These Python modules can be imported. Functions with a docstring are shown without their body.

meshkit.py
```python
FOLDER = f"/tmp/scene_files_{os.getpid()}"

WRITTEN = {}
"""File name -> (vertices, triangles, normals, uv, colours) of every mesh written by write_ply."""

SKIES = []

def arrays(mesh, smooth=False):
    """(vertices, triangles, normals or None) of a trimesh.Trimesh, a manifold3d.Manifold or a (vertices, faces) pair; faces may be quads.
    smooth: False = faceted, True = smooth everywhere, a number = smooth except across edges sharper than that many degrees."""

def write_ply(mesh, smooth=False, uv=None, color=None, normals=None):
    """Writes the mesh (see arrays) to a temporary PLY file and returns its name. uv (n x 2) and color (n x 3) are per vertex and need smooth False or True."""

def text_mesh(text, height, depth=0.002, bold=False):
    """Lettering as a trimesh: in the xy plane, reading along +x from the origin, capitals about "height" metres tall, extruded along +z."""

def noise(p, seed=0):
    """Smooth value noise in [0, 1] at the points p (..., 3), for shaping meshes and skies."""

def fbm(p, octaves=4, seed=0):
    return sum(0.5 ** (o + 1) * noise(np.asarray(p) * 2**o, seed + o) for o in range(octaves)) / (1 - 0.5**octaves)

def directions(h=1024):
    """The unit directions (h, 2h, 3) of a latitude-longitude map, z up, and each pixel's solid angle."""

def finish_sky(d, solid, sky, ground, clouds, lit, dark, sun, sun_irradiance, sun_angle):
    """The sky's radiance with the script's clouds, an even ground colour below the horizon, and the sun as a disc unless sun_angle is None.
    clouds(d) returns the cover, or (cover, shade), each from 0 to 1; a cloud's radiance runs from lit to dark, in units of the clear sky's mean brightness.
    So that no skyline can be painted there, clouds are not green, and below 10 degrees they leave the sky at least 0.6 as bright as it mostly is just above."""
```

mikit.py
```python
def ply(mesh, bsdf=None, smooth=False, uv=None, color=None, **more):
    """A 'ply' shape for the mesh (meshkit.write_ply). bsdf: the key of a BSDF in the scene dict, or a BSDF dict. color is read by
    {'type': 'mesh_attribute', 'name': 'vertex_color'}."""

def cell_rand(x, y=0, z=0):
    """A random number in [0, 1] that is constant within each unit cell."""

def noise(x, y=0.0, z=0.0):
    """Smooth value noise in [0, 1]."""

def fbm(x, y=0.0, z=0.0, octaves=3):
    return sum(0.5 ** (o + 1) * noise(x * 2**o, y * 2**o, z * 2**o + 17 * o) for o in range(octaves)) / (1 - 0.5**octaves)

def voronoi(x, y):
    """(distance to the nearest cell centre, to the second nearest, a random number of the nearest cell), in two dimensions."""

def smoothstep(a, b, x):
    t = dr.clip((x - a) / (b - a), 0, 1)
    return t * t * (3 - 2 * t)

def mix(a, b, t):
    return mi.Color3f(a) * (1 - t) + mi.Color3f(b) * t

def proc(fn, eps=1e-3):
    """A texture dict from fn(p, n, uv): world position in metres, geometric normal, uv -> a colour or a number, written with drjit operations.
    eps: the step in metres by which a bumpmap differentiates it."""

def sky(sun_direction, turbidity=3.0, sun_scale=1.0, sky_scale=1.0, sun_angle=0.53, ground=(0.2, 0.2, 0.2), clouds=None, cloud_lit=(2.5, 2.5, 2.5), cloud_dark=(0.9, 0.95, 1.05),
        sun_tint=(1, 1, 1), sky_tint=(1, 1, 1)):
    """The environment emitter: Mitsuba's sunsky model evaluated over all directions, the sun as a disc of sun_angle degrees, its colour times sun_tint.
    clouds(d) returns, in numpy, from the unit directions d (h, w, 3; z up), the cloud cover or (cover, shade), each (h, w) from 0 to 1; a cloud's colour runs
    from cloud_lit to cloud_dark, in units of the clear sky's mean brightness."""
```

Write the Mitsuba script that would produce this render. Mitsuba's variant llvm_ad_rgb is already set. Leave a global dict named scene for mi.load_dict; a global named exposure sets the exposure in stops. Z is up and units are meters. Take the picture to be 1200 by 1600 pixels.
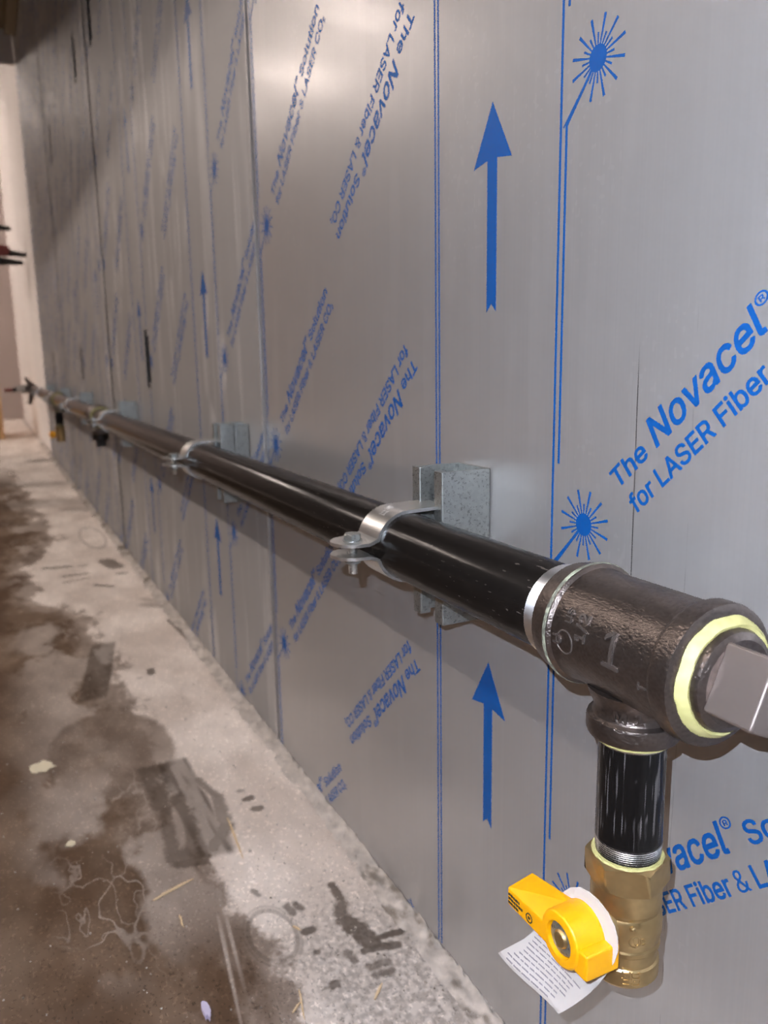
import math, random
import numpy as np, trimesh, drjit as dr, mitsuba as mi
import shapely
from shapely.geometry import Polygon, LineString, Point, box as sbox
from shapely import affinity
from shapely.ops import unary_union
import manifold3d as m3
import mikit, meshkit
from mikit import ply, proc, noise, fbm, voronoi, cell_rand, smoothstep, mix
T = mi.ScalarTransform4f
rng = random.Random(7)
scene, labels = {}, {}

# ------------------------------------------------------------------ camera, light, exposure
CAM = np.array([-0.30163, 0.0, 0.0])
FWD = np.array([0.43538774, 0.88058888, -0.18708486])
UP = np.array([0.09857925, 0.15993088, 0.98219359])
scene['camera'] = dict(type='thinlens', fov=math.degrees(2 * math.atan(600 / 1237.6)), fov_axis='x', near_clip=0.01, far_clip=60.0,
                       aperture_radius=0.0011, focus_distance=0.40, to_world=T().look_at(origin=CAM.tolist(), target=(CAM + FWD).tolist(), up=UP.tolist()))
exposure = 1.0
# the phone's own flash beside its lens (its crisp brown shadows show in the photograph)
scene['phone_flash'] = dict(type='point', position=[-0.328, -0.005, 0.037], intensity=dict(type='rgb', value=[0.52, 0.57, 0.67]))
scene['room_glow'] = dict(type='constant', radiance=dict(type='rgb', value=[0.02, 0.019, 0.018]))
TUBE_RADIANCE = (60.0, 51.0, 45.5)
BULB_RADIANCE = (62.0, 53.0, 48.0)

ZF, ZC = -0.4935, 2.25           # floor and ceiling
YE, YB = 4.80, 8.5               # end of the steel wall, back wall
HOODZ, HOODX = 1.53, -1.16

# ------------------------------------------------------------------ helpers
def key_for(name, parent=None):
    base = f'{parent}__{name}' if parent else name
    k, n = base, 0
    while k in scene or k in labels or any(s.startswith(k + '__') for s in scene):
        n += 1; k = f'{base}_{n:03d}'
    return k

def obj(name, shape, bsdf, parent=None, label=None, cat=None, group=None, kind=None, smooth=False, to_world=None, **kw):
    """one entry of the scene; shape: a mesh or a ready ply dict"""
    k = key_for(name, parent)
    d = dict(shape) if isinstance(shape, dict) else ply(shape, bsdf, smooth=smooth, **kw)
    if isinstance(shape, dict) and bsdf: d['bsdf'] = {'type': 'ref', 'id': bsdf}
    if to_world is not None: d['to_world'] = to_world
    scene[k] = d
    tag(k, label, cat, group, kind)
    return k

def tag(k, label=None, cat=None, group=None, kind=None):
    e = {a: b for a, b in (('label', label), ('category', cat), ('group', group), ('kind', kind)) if b}
    if e: labels[k] = {**labels.get(k, {}), **e}
    return k

def thing(name, label, cat, group=None):
    k = key_for(name); return tag(k, label, cat, group)

def bx(x0, x1, y0, y1, z0, z1):
    m = trimesh.creation.box([x1 - x0, y1 - y0, z1 - z0]); m.apply_translation([(x0 + x1) / 2, (y0 + y1) / 2, (z0 + z1) / 2]); return m

def cat_(*ms): return trimesh.util.concatenate(list(ms))

def extrude(poly, h): 
    gs = [g for g in getattr(poly, 'geoms', [poly]) if g.geom_type == 'Polygon' and g.area > 1e-9]
    ms = [trimesh.creation.extrude_polygon(g, h, engine='earcut') for g in gs]
    return trimesh.util.concatenate(ms) if ms else None

def remap(m, M):
    """apply a 3x3 (+ optional offset) and keep the winding outward"""
    A = np.eye(4); A[:3, :3] = M
    m = m.copy(); v = np.asarray(m.vertices) @ np.asarray(M, float).T
    f = np.asarray(m.faces)
    if np.linalg.det(M) < 0: f = f[:, ::-1]
    return trimesh.Trimesh(v, f, process=False)

WALLM = [[0, 0, -1], [1, 0, 0], [0, 1, 0]]      # (a, b, c) -> x=-c, y=a, z=b  : print on the wall, c towards the room
XZM = [[1, 0, 0], [0, 0, 1], [0, 1, 0]]         # profile in x,z extruded along y

def lathe(pts, axis='y', c=(0, 0, 0), n=72, phase=0.0, closed=True):
    """pts: list of (r, t); revolve about an axis through c; t runs along the axis"""
    p = np.array(pts, float); a = np.arange(n) * 2 * np.pi / n + phase
    if closed: p = np.vstack([p, p[:1]])
    k = len(p)
    ca, sa = np.cos(a), np.sin(a)
    V = np.zeros((n, k, 3))
    V[..., 0] = ca[:, None] * p[None, :, 0]; V[..., 1] = sa[:, None] * p[None, :, 0]; V[..., 2] = p[None, :, 1]
    idx = np.arange(n * k).reshape(n, k)
    i2 = np.roll(idx, -1, 0)
    F = np.concatenate([np.stack([idx[:, :-1], i2[:, :-1], i2[:, 1:]], -1).reshape(-1, 3), np.stack([idx[:, :-1], i2[:, 1:], idx[:, 1:]], -1).reshape(-1, 3)])
    m = trimesh.Trimesh(V.reshape(-1, 3), F, process=False)
    m.merge_vertices(); m.update_faces(m.nondegenerate_faces())
    if m.volume < 0: m.invert()
    if axis == 'y': m = remap(m, [[1, 0, 0], [0, 0, 1], [0, 1, 0]])
    if axis == 'x': m = remap(m, [[0, 0, 1], [1, 0, 0], [0, 1, 0]])
    m.apply_translation(c); return m

def solid(m):
    return m3.Manifold(m3.Mesh(np.asarray(m.vertices, np.float32), np.asarray(m.faces, np.uint32)))

def tm(man):
    q = man.to_mesh(); return trimesh.Trimesh(np.array(q.vert_properties[:, :3], float), np.array(q.tri_verts), process=False)

def rbox(x0, x1, y0, y1, z0, z1, r, n=12):
    s = m3.Manifold.sphere(r, n)
    parts = [s.translate((x, y, z)) for x in (x0 + r, x1 - r) for y in (y0 + r, y1 - r) for z in (z0 + r, z1 - r)]
    return m3.Manifold.batch_hull(parts)

def hexprism(r_flat, z0, z1, c, ch=0.0006):
    """upright hexagon, chamfered corners top and bottom"""
    R = r_flat / math.cos(math.pi / 6)
    hx = m3.Manifold.cylinder(z1 - z0, R, R, 6).translate((0, 0, z0))
    rr = R + 0.0
    co = lathe([(0, z0), (r_flat * 0.97, z0), (rr, z0 + ch * 2), (rr, z1 - ch * 2), (r_flat * 0.97, z1), (0, z1)], 'z', n=48, closed=True)
    return tm((hx ^ solid(co)).translate(c))

def polys_of(text, height, bold=True, slant=0.0, xs=1.0):
    m = meshkit.text_mesh(text, height, 0.002, bold)
    f = m.faces[m.face_normals[:, 2] > 0.9]
    tri = [Polygon(m.vertices[t][:, :2]) for t in f]
    tri = [t.buffer(1e-6) for t in tri if t.area > 1e-12]
    g = unary_union(tri).simplify(height * 0.006)
    return affinity.affine_transform(g, [xs, slant * xs, 0, 1, 0, 0])

# ------------------------------------------------------------------ materials
def rgb(*c): return {'type': 'rgb', 'value': list(c)}
def lin(r, g, b): return [((x / 255 + 0.055) / 1.055) ** 2.4 if x > 10 else x / 255 / 12.92 for x in (r, g, b)]
def mat(name, **k):
    scene[name] = {'type': 'twosided', 'b': dict(type='principled', **k)}; return name

def steel_col(p, n, uv):
    y, z = p.y, p.z
    far = smoothstep(0.90, 0.96, y)
    brush = fbm(y * 900, z * 3.0, 1.0, 2)
    smear = smoothstep(0.60, 0.80, fbm(y * 26 + z * 3.0, z * 5.0, 3.3, 4))
    smear2 = smoothstep(0.62, 0.76, noise(y * 60, z * 9.0, 9.0)) * smoothstep(0.5, 0.75, noise(y * 7, z * 4, 2.0))
    specks = smoothstep(0.80, 0.86, noise(y * 420, z * 300, 4.0)) * smoothstep(0.55, 0.8, fbm(y * 14, z * 10, 6.0, 2))
    base = 0.39 + 0.018 * (brush - 0.5) + 0.05 * (fbm(y * 3, z * 2, 0.5, 3) - 0.5)
    streak = smoothstep(0.52, 0.72, fbm(y * 34, z * 2.6, 5.5, 4))
    v = base + 0.07 * smear * (0.30 + far) + 0.12 * smear2 * (0.12 + far) + 0.10 * far * (streak - 0.3) + 0.10 * specks * 0.25 * (1 - far)
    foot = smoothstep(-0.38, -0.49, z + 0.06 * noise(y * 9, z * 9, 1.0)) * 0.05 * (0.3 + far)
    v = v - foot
    # two straight hairline scratches on the film
    c1 = 1 - smoothstep(0.0002, 0.0005, dr.abs(y - 0.3105 - 0.0035 * noise(z * 9, 0.3, 1.0) + 0.0015))
    c1 = c1 * smoothstep(0.012, -0.02, z) * smoothstep(-0.19, -0.18, z)
    c2 = (1 - smoothstep(0.0, 0.00045, dr.abs(y - 0.2735 - 0.002 * noise(z * 14, 0.7, 2.0)))) * 0.55 * smoothstep(0.44, 0.60, noise(z * 60, 3.0, y * 30)) * smoothstep(0.05, -0.02, z)
    v = v * (1 - 0.8 * c1) * (1 - 0.5 * c2)
    return mi.Color3f(v * 1.0, v * (0.985), v * (0.98))

def steel_rough(p, n, uv):
    y, z = p.y, p.z
    return 0.38 + 0.06 * fbm(y * 9, z * 6, 2.0, 3)

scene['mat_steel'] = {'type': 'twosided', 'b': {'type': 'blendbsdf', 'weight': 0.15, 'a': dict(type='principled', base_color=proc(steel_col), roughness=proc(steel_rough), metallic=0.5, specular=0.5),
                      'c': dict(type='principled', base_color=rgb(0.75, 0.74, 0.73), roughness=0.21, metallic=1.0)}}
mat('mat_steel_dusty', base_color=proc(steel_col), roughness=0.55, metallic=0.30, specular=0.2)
mat('mat_ink', base_color=rgb(0.002, 0.070, 0.275), roughness=0.5, metallic=0.0, specular=0.3)
mat('mat_steel_edge', base_color=rgb(0.62, 0.61, 0.60), roughness=0.3, metallic=0.8)
mat('mat_joint', base_color=rgb(0.13, 0.12, 0.115), roughness=0.6, metallic=0.3)
mat('mat_dark', base_color=rgb(0.03, 0.03, 0.03), roughness=0.8)
mat('mat_backing', base_color=rgb(0.06, 0.055, 0.05), roughness=0.9)

def plaster_col(p, n, uv):
    f = fbm(p.x * 3 + p.y * 3, p.z * 3, 1.0, 3)
    return mi.Color3f(0.80, 0.765, 0.735) * (0.94 + 0.10 * f)
mat('mat_plaster', base_color=proc(plaster_col), roughness=0.85, specular=0.2)
mat('mat_backwall', base_color=rgb(0.47, 0.40, 0.375), roughness=0.9, specular=0.2)
mat('mat_roomwall', base_color=rgb(0.13, 0.12, 0.115), roughness=0.9, specular=0.2)
mat('mat_ceiling', base_color=rgb(0.12, 0.112, 0.105), roughness=0.9, specular=0.2)

def seg_d(px, py, ax, ay, bx_, by_):
    dx, dy = bx_ - ax, by_ - ay
    L = dx * dx + dy * dy + 1e-12
    t = dr.clip(((px - ax) * dx + (py - ay) * dy) / L, 0, 1)
    return dr.sqrt(dr.square(px - ax - dx * t) + dr.square(py - ay - dy * t))

# wet scuffs on the slab: (x0, y0, x1, y1, half width, strength, edge softness)
WET = [(-0.050, 0.633, -0.050, 0.612, .0045, .95, .004), (-0.052, 0.603, -0.058, 0.592, .006, .9, .004), (-0.056, 0.580, -0.050, 0.545, .009, .95, .005),
       (-0.050, 0.549, -0.022, 0.549, .004, .95, .003), (-0.058, 0.540, -0.031, 0.535, .0045, .9, .003), (-0.062, 0.522, -0.048, 0.520, .004, .7, .004),
       (-0.062, 0.511, -0.050, 0.510, .004, .75, .004), (-0.072, 0.545, -0.070, 0.535, .004, .7, .004),
       (-0.100, 0.627, -0.098, 0.615, .004, .8, .004), (-0.092, 0.625, -0.088, 0.618, .004, .85, .004), (-0.097, 0.586, -0.090, 0.586, .005, .95, .003),
       (-0.097, 0.558, -0.095, 0.557, .003, .8, .003), (-0.098, 0.519, -0.095, 0.519, .004, .85, .003), (-0.121, 0.664, -0.119, 0.655, .0025, .7, .003),
       (-0.078, 0.821, -0.074, 0.821, .006, .85, .003), (-0.075, 0.795, -0.072, 0.794, .006, .8, .003), (-0.080, 0.842, -0.078, 0.842, .004, .6, .003),
       (-0.106, 1.263, -0.103, 1.280, .006, .85, .004), (-0.126, 1.255, -0.124, 1.255, .003, .5, .003), (-0.13, 1.16, -0.128, 1.16, .004, .4, .004),
       (-0.118, 0.892, -0.106, 0.842, .0055, .8, .005), (-0.106, 0.842, -0.113, 0.790, .008, .75, .006), (-0.114, 0.780, -0.136, 0.748, .009, .8, .006),
       (-0.170, 0.925, -0.168, 0.850, .010, .7, .006), (-0.166, 0.850, -0.178, 0.745, .007, .6, .006), (-0.175, 0.735, -0.150, 0.728, .007, .75, .005),
       (-0.140, 0.930, -0.136, 0.770, .008, .65, .006),
       (-0.210, 2.095, -0.156, 2.085, .011, .8, .006), (-0.178, 1.990, -0.124, 1.990, .008, .75, .006), (-0.182, 1.930, -0.128, 1.945, .006, .7, .006),
       (-0.118, 1.868, -0.086, 1.840, .008, .8, .006), (-0.066, 2.10, -0.052, 2.02, .020, .8, .01), (-0.052, 1.95, -0.045, 1.95, .012, .6, .01), (-0.128, 2.075, -0.122, 2.075, .009, .7, .006),
       (-0.046, 1.655, -0.014, 1.630, .015, .45, .02), (-0.040, 1.70, -0.012, 1.66, .010, .4, .02),
       (-0.060, 2.95, 0.0, 2.90, .05, .5, .05), (-0.055, 3.65, 0.0, 3.65, .06, .45, .06), (-0.10, 4.62, -0.03, 4.60, .05, .75, .05),
       (-0.25, 3.15, -0.03, 3.10, .09, .45, .12), (-0.30, 3.75, -0.10, 3.65, .10, .40, .15), (-0.035, 1.75, -0.03, 1.60, .005, .3, .01),
       (-0.022, 1.53, -0.012, 1.40, .006, .75, .004), (-0.012, 1.38, -0.006, 1.28, .004, .75, .004)]
WET = [w for w in WET if w[5] > 0.3]
# broad damp polygons
TYRE = Polygon([(-.152, .962), (-.112, .952), (-.118, .88), (-.122, .82), (-.128, .76), (-.150, .727), (-.185, .738), (-.172, .80), (-.176, .88), (-.165, .92)])

def floor_fields(p):
    x, y = p.x, p.y
    n1 = fbm(x * 18, y * 9, 0.3, 4); n2 = fbm(x * 60, y * 34, 1.7, 4); n3 = fbm(x * 300, y * 260, 2.1, 3)
    w = x + 0.11 * (n1 - 0.5) + 0.07 * (n2 - 0.5) + 0.02 * (n3 - 0.5)
    edge = -0.158 - 0.085 * smoothstep(1.62, 1.85, y) * smoothstep(2.45, 2.15, y) - 0.030 * smoothstep(2.4, 3.2, y) - 0.08 * smoothstep(3.2, 5.0, y) + 0.02 * smoothstep(.75, .6, y)
    dust = 0.30 * smoothstep(edge - 0.07, edge, w) + 0.70 * smoothstep(edge - 0.010, edge + 0.012, w)
    # smeared dust out on the wet slab: swirling strings left by a dragged sole
    rid = 1 - dr.abs(2 * fbm(x * 30, y * 17, 5.0, 3) - 1)
    rid2 = 1 - dr.abs(2 * fbm(x * 52 + 9, y * 26, 6.0, 3) - 1)
    strings = dr.maximum(smoothstep(0.945, 0.985, rid), 0.8 * smoothstep(0.955, 0.99, rid2)) * smoothstep(0.42, 0.56, fbm(x * 12 + 3, y * 7, 7.0, 3))
    zone = smoothstep(-0.34, -0.25, x) * smoothstep(0.56, 0.70, y)
    film = smoothstep(0.47, 0.60, fbm(x * 16, y * 9.0, 8.0, 5)) * zone * 0.40
    light = dr.maximum(dust, dr.maximum(strings * zone * 0.30, film))
    far = smoothstep(1.9, 3.4, y)
    light = dr.maximum(light, far * (0.35 + 0.65 * smoothstep(0.35, 0.6, fbm(x * 5, y * 2.0, 3.0, 3))) * smoothstep(3.4, 4.6, y))
    # rounded sweep mark
    r = dr.sqrt(dr.square(x + 0.20) + dr.square((y - 1.02) * 0.62))
    sweep = smoothstep(0.082, 0.072, r + 0.012 * (n2 - 0.5))
    light = light * (1 - 0.80 * sweep * smoothstep(0.85, 1.0, y)) + 0.12 * sweep
    wet = mi.Float(0)
    for (a, b, c, d, hw, s, e) in WET:
        dd = seg_d(x + 0.004 * (n2 - 0.5) * 2, y + 0.012 * (n1 - 0.5), a, b, c, d)
        wet = dr.maximum(wet, s * (1 - smoothstep(hw - e * 0.5, hw + e * 0.5, dd + 0.004 * (n3 - 0.5) * (hw / .006))))
    # damp tyre-like block
    cx, cy = x + 0.147 + 0.02 * (y - 0.84), y - 0.842
    rect = smoothstep(0.034, 0.026, dr.abs(cx) + 0.006 * (n2 - .5)) * smoothstep(0.118, 0.105, dr.abs(cy) + 0.02 * (n2 - .5))
    lens_ = smoothstep(0.013, 0.010, dr.sqrt(dr.square(x + 0.166 + 0.0) + dr.square((y - 0.815) * 0.22)))
    rect = rect * (1 - lens_) * (0.62 + 0.35 * smoothstep(0.4, 0.7, fbm(cx * 90, cy * 9, 2.0, 2)))
    wet = dr.maximum(wet, rect)
    # slanted damp bar further away
    bar = smoothstep(0.024, 0.018, dr.abs(x + 0.168 - (y - 1.32) * 0.19 + 0.012) + 0.004 * (n2 - .5)) * smoothstep(1.19, 1.21, y) * smoothstep(1.465, 1.44, y)
    wet = dr.maximum(wet, bar * 0.75)
    # printed ring of a heel
    rr = dr.sqrt(dr.square((x + 0.123) / 0.020) + dr.square((y - 0.597) / 0.034))
    ring = (1 - smoothstep(0.05, 0.14, dr.abs(rr - 1.0))) * 0.45 + (1 - smoothstep(0.03, 0.08, dr.abs(rr - 1.18))) * 0.3
    r2 = dr.sqrt(dr.square((x + 0.062) / 0.032) + dr.square((y - 2.42) / 0.16))
    ring = dr.maximum(ring, (1 - smoothstep(0.05, 0.16, dr.abs(r2 - 1.0))) * 0.35)
    wet = dr.maximum(wet, ring)
    # long dragged streaks towards the viewer
    st = smoothstep(0.55, 0.75, fbm((x - 0.12 * (y - .5)) * 130, y * 3.0, 4.0, 2)) * smoothstep(0.70, 0.60, y) * smoothstep(-0.13, -0.16, x) * smoothstep(-.20, -.17, x)
    light = dr.maximum(light, st * 0.6)
    return light, wet, n1, n2, n3

def floor_col(p, n, uv):
    light, wet, n1, n2, n3 = floor_fields(p)
    x, y = p.x, p.y
    grey = smoothstep(0.70, 0.52, y) * smoothstep(-0.16, -0.08, x)
    brown = mix((0.092, 0.057, 0.036), (0.185, 0.132, 0.095), smoothstep(0.3, 0.75, n1)) * (0.72 + 0.56 * n2)
    pale = mix((0.58, 0.51, 0.46), (0.76, 0.69, 0.635), smoothstep(0.3, 0.7, n1)) * (0.86 + 0.28 * n2)
    gritty = mix((0.27, 0.245, 0.225), (0.50, 0.46, 0.43), smoothstep(0.25, 0.75, n3))
    pale = mi.Color3f(pale) * (1 - grey * 0.85) + mi.Color3f(gritty) * grey * 0.85
    c = brown * (1 - light) + pale * light
    c = c * (1 - 0.85 * wet) + mi.Color3f(0.045, 0.030, 0.020) * (0.7 + 0.6 * n2) * 0.85 * wet
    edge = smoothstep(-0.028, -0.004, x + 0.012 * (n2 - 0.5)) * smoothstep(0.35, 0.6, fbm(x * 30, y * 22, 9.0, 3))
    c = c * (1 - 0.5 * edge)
    dot = smoothstep(0.80, 0.86, noise(x * 520, y * 380, 1.0)) * (1 - wet)
    c = c * (1 + 0.35 * dot)
    pit = smoothstep(0.80, 0.90, noise(x * 620, y * 480, 8.0)) * smoothstep(0.9, 0.5, y)
    c = c * (1 - 0.40 * pit)
    return mi.Color3f(c)

def floor_rough(p, n, uv):
    light, wet, n1, n2, n3 = floor_fields(p)
    return 0.55 + 0.35 * light - 0.08 * n2

def floor_bump(p, n, uv):
    x, y = p.x, p.y
    return fbm(x * 160, y * 150, 0.0, 3) * 0.0020 + noise(x * 700, y * 650, 1.0) * 0.0005 + fbm(x * 25, y * 20, 3.0, 2) * 0.002

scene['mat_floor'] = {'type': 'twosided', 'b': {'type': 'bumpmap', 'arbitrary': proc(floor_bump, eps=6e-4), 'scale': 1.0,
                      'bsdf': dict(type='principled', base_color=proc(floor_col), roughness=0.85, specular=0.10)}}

def mortar_col(p, n, uv):
    f = fbm(p.x * 120, p.y * 90, p.z * 120, 3)
    m = smoothstep(0.38, 0.56, fbm(p.x * 60, p.y * 38, p.z * 60, 4) + 0.25 * smoothstep(0.55, 0.8, p.y) * smoothstep(2.4, 1.2, p.y))
    return mix((0.19, 0.165, 0.14), (0.46, 0.42, 0.385), m) * (0.55 + 0.9 * f)
mat('mat_mortar', base_color=proc(mortar_col), roughness=0.95, specular=0.1)

def pipe_col(p, n, uv):
    sc = 0.6 * smoothstep(0.84, 0.90, noise(p.x * 700 + p.y * 100, p.y * 240, p.z * 800)) * smoothstep(0.55, 0.8, noise(p.y * 20, p.x * 30, p.z * 30))
    return mi.Color3f(0.0055, 0.0045, 0.004) * (1 - sc) + mi.Color3f(0.10, 0.085, 0.075) * sc
mat('mat_pipe', base_color=proc(pipe_col), roughness=0.14, specular=0.028, clearcoat=1.0, clearcoat_gloss=0.93)

def nipple_col(p, n, uv):
    a = dr.atan2(p.y - 0.2435, p.x + 0.0605)
    s = smoothstep(0.70, 0.90, noise(a * 22, p.z * 60, 3.0)) * smoothstep(0.35, 0.65, noise(a * 6, p.z * 120, 1.0))
    return mi.Color3f(0.004, 0.004, 0.0042) + mi.Color3f(0.07, 0.066, 0.066) * s
mat('mat_nipple', base_color=proc(nipple_col), roughness=0.20, specular=0.25)

def iron_col(p, n, uv):
    f = fbm(p.x * 90, p.y * 90, p.z * 90, 3); g = noise(p.x * 900, p.y * 900, p.z * 900)
    return mi.Color3f(0.115, 0.096, 0.087) * (0.62 + 0.6 * f + 0.35 * g)
def iron_bump(p, n, uv): return noise(p.x * 1500, p.y * 1500, p.z * 1500) * 0.00016 + fbm(p.x * 420, p.y * 420, p.z * 420, 2) * 0.00030
scene['mat_iron'] = {'type': 'twosided', 'b': {'type': 'bumpmap', 'arbitrary': proc(iron_bump, eps=1e-4), 'scale': 1.0, 'bsdf': dict(type='principled', base_color=proc(iron_col), roughness=0.37, metallic=0.95, specular=0.5)}}
mat('mat_iron_bright', base_color=rgb(0.22, 0.185, 0.17), roughness=0.40, metallic=0.75)
mat('mat_iron_worn', base_color=rgb(0.15, 0.13, 0.12), roughness=0.38, metallic=0.8)
mat('mat_thread', base_color=rgb(0.60, 0.59, 0.58), roughness=0.28, metallic=1.0)

def dope_col(p, n, uv):
    f = fbm(p.x * 300, p.y * 300, p.z * 300, 2)
    return mix((0.36, 0.34, 0.125), (0.49, 0.465, 0.21), f)
mat('mat_dope', base_color=proc(dope_col), roughness=0.5)
def dope_thin_col(p, n, uv):
    f = fbm(p.x * 300, p.y * 300, p.z * 300, 2)
    return mix((0.10, 0.105, 0.085), (0.26, 0.28, 0.21), smoothstep(0.35, 0.7, f))
mat('mat_dope_thin', base_color=proc(dope_thin_col), roughness=0.5)

def galv_col(p, n, uv):
    d1, d2, r = voronoi(p.y * 420 + p.x * 420, p.z * 420)
    spot = smoothstep(0.66, 0.76, fbm(p.y * 800 + p.x * 800, p.z * 900, 2.0, 2))
    v = 0.34 + 0.06 * r + 0.05 * (fbm(p.x * 40, p.y * 40, p.z * 20, 2) - .5) - 0.17 * spot
    return mi.Color3f(v * 0.96, v * 1.01, v * 0.98)
mat('mat_galv', base_color=proc(galv_col), roughness=0.36, metallic=0.85)
mat('mat_zinc', base_color=rgb(0.66, 0.66, 0.64), roughness=0.30, metallic=0.95)
mat('mat_stamp', base_color=rgb(0.85, 0.85, 0.83), roughness=0.3, metallic=0.8)

def brass_col(p, n, uv):
    f = fbm(p.x * 160, p.y * 160, p.z * 160, 3)
    return mix((0.36, 0.25, 0.115), (0.56, 0.42, 0.21), f)
mat('mat_brass', base_color=proc(brass_col), roughness=0.34, metallic=0.9)
mat('mat_yellow', base_color=rgb(0.74, 0.345, 0.001), roughness=0.42, specular=0.5)
mat('mat_black_ink', base_color=rgb(0.03, 0.022, 0.01), roughness=0.6)
def paper_col(p, n, uv):
    return mi.Color3f(0.54, 0.515, 0.50) * (0.95 + 0.08 * fbm(p.y * 60, p.z * 60, 1.0, 2))
mat('mat_paper', base_color=proc(paper_col), roughness=0.8, specular=0.2)
mat('mat_paper_ink', base_color=rgb(0.26, 0.25, 0.27), roughness=0.8)
def wood_col(p, n, uv):
    g = fbm(p.x * 60, p.y * 60, p.z * 5, 3)
    return mix((0.52, 0.31, 0.14), (0.70, 0.47, 0.25), g)
mat('mat_wood', base_color=proc(wood_col), roughness=0.75)
mat('mat_straw', base_color=rgb(0.62, 0.48, 0.30), roughness=0.7)
mat('mat_red', base_color=rgb(0.17, 0.035, 0.03), roughness=0.5)
mat('mat_hood_in', base_color=rgb(0.14, 0.105, 0.055), roughness=0.6, metallic=0.2)
mat('mat_hood', base_color=rgb(0.62, 0.58, 0.56), roughness=0.5, metallic=0.1)
mat('mat_white', base_color=rgb(0.8, 0.8, 0.8), roughness=0.6)
mat('mat_lilac', base_color=rgb(0.50, 0.46, 0.62), roughness=0.6)
mat('mat_cream', base_color=rgb(0.70, 0.64, 0.48), roughness=0.7)

# ------------------------------------------------------------------ the setting
def plane_uv(x0, x1, y0, y1, z):
    v = np.array([[x0, y0, z], [x1, y0, z], [x1, y1, z], [x0, y1, z]], float)
    return trimesh.Trimesh(v, [[0, 1, 2], [0, 2, 3]], process=False), (v[:, :2])
fm, fuv = plane_uv(-5, 0.16, -3, YB + 0.15, ZF)
scene['floor'] = ply(fm, 'mat_floor', uv=fuv); tag('floor', 'wet brown concrete slab with pale dust and scuffs along the steel wall', kind='structure')
obj('ceiling', bx(-5, 0.16, -3, YB + 0.15, ZC, ZC + 0.1), 'mat_ceiling', kind='structure', label='plain grey ceiling above the room')
obj('wall_left', bx(-5.1, -5, -3, YB + 0.15, ZF, ZC), 'mat_roomwall', kind='structure', label='plain wall opposite the steel wall')
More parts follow.
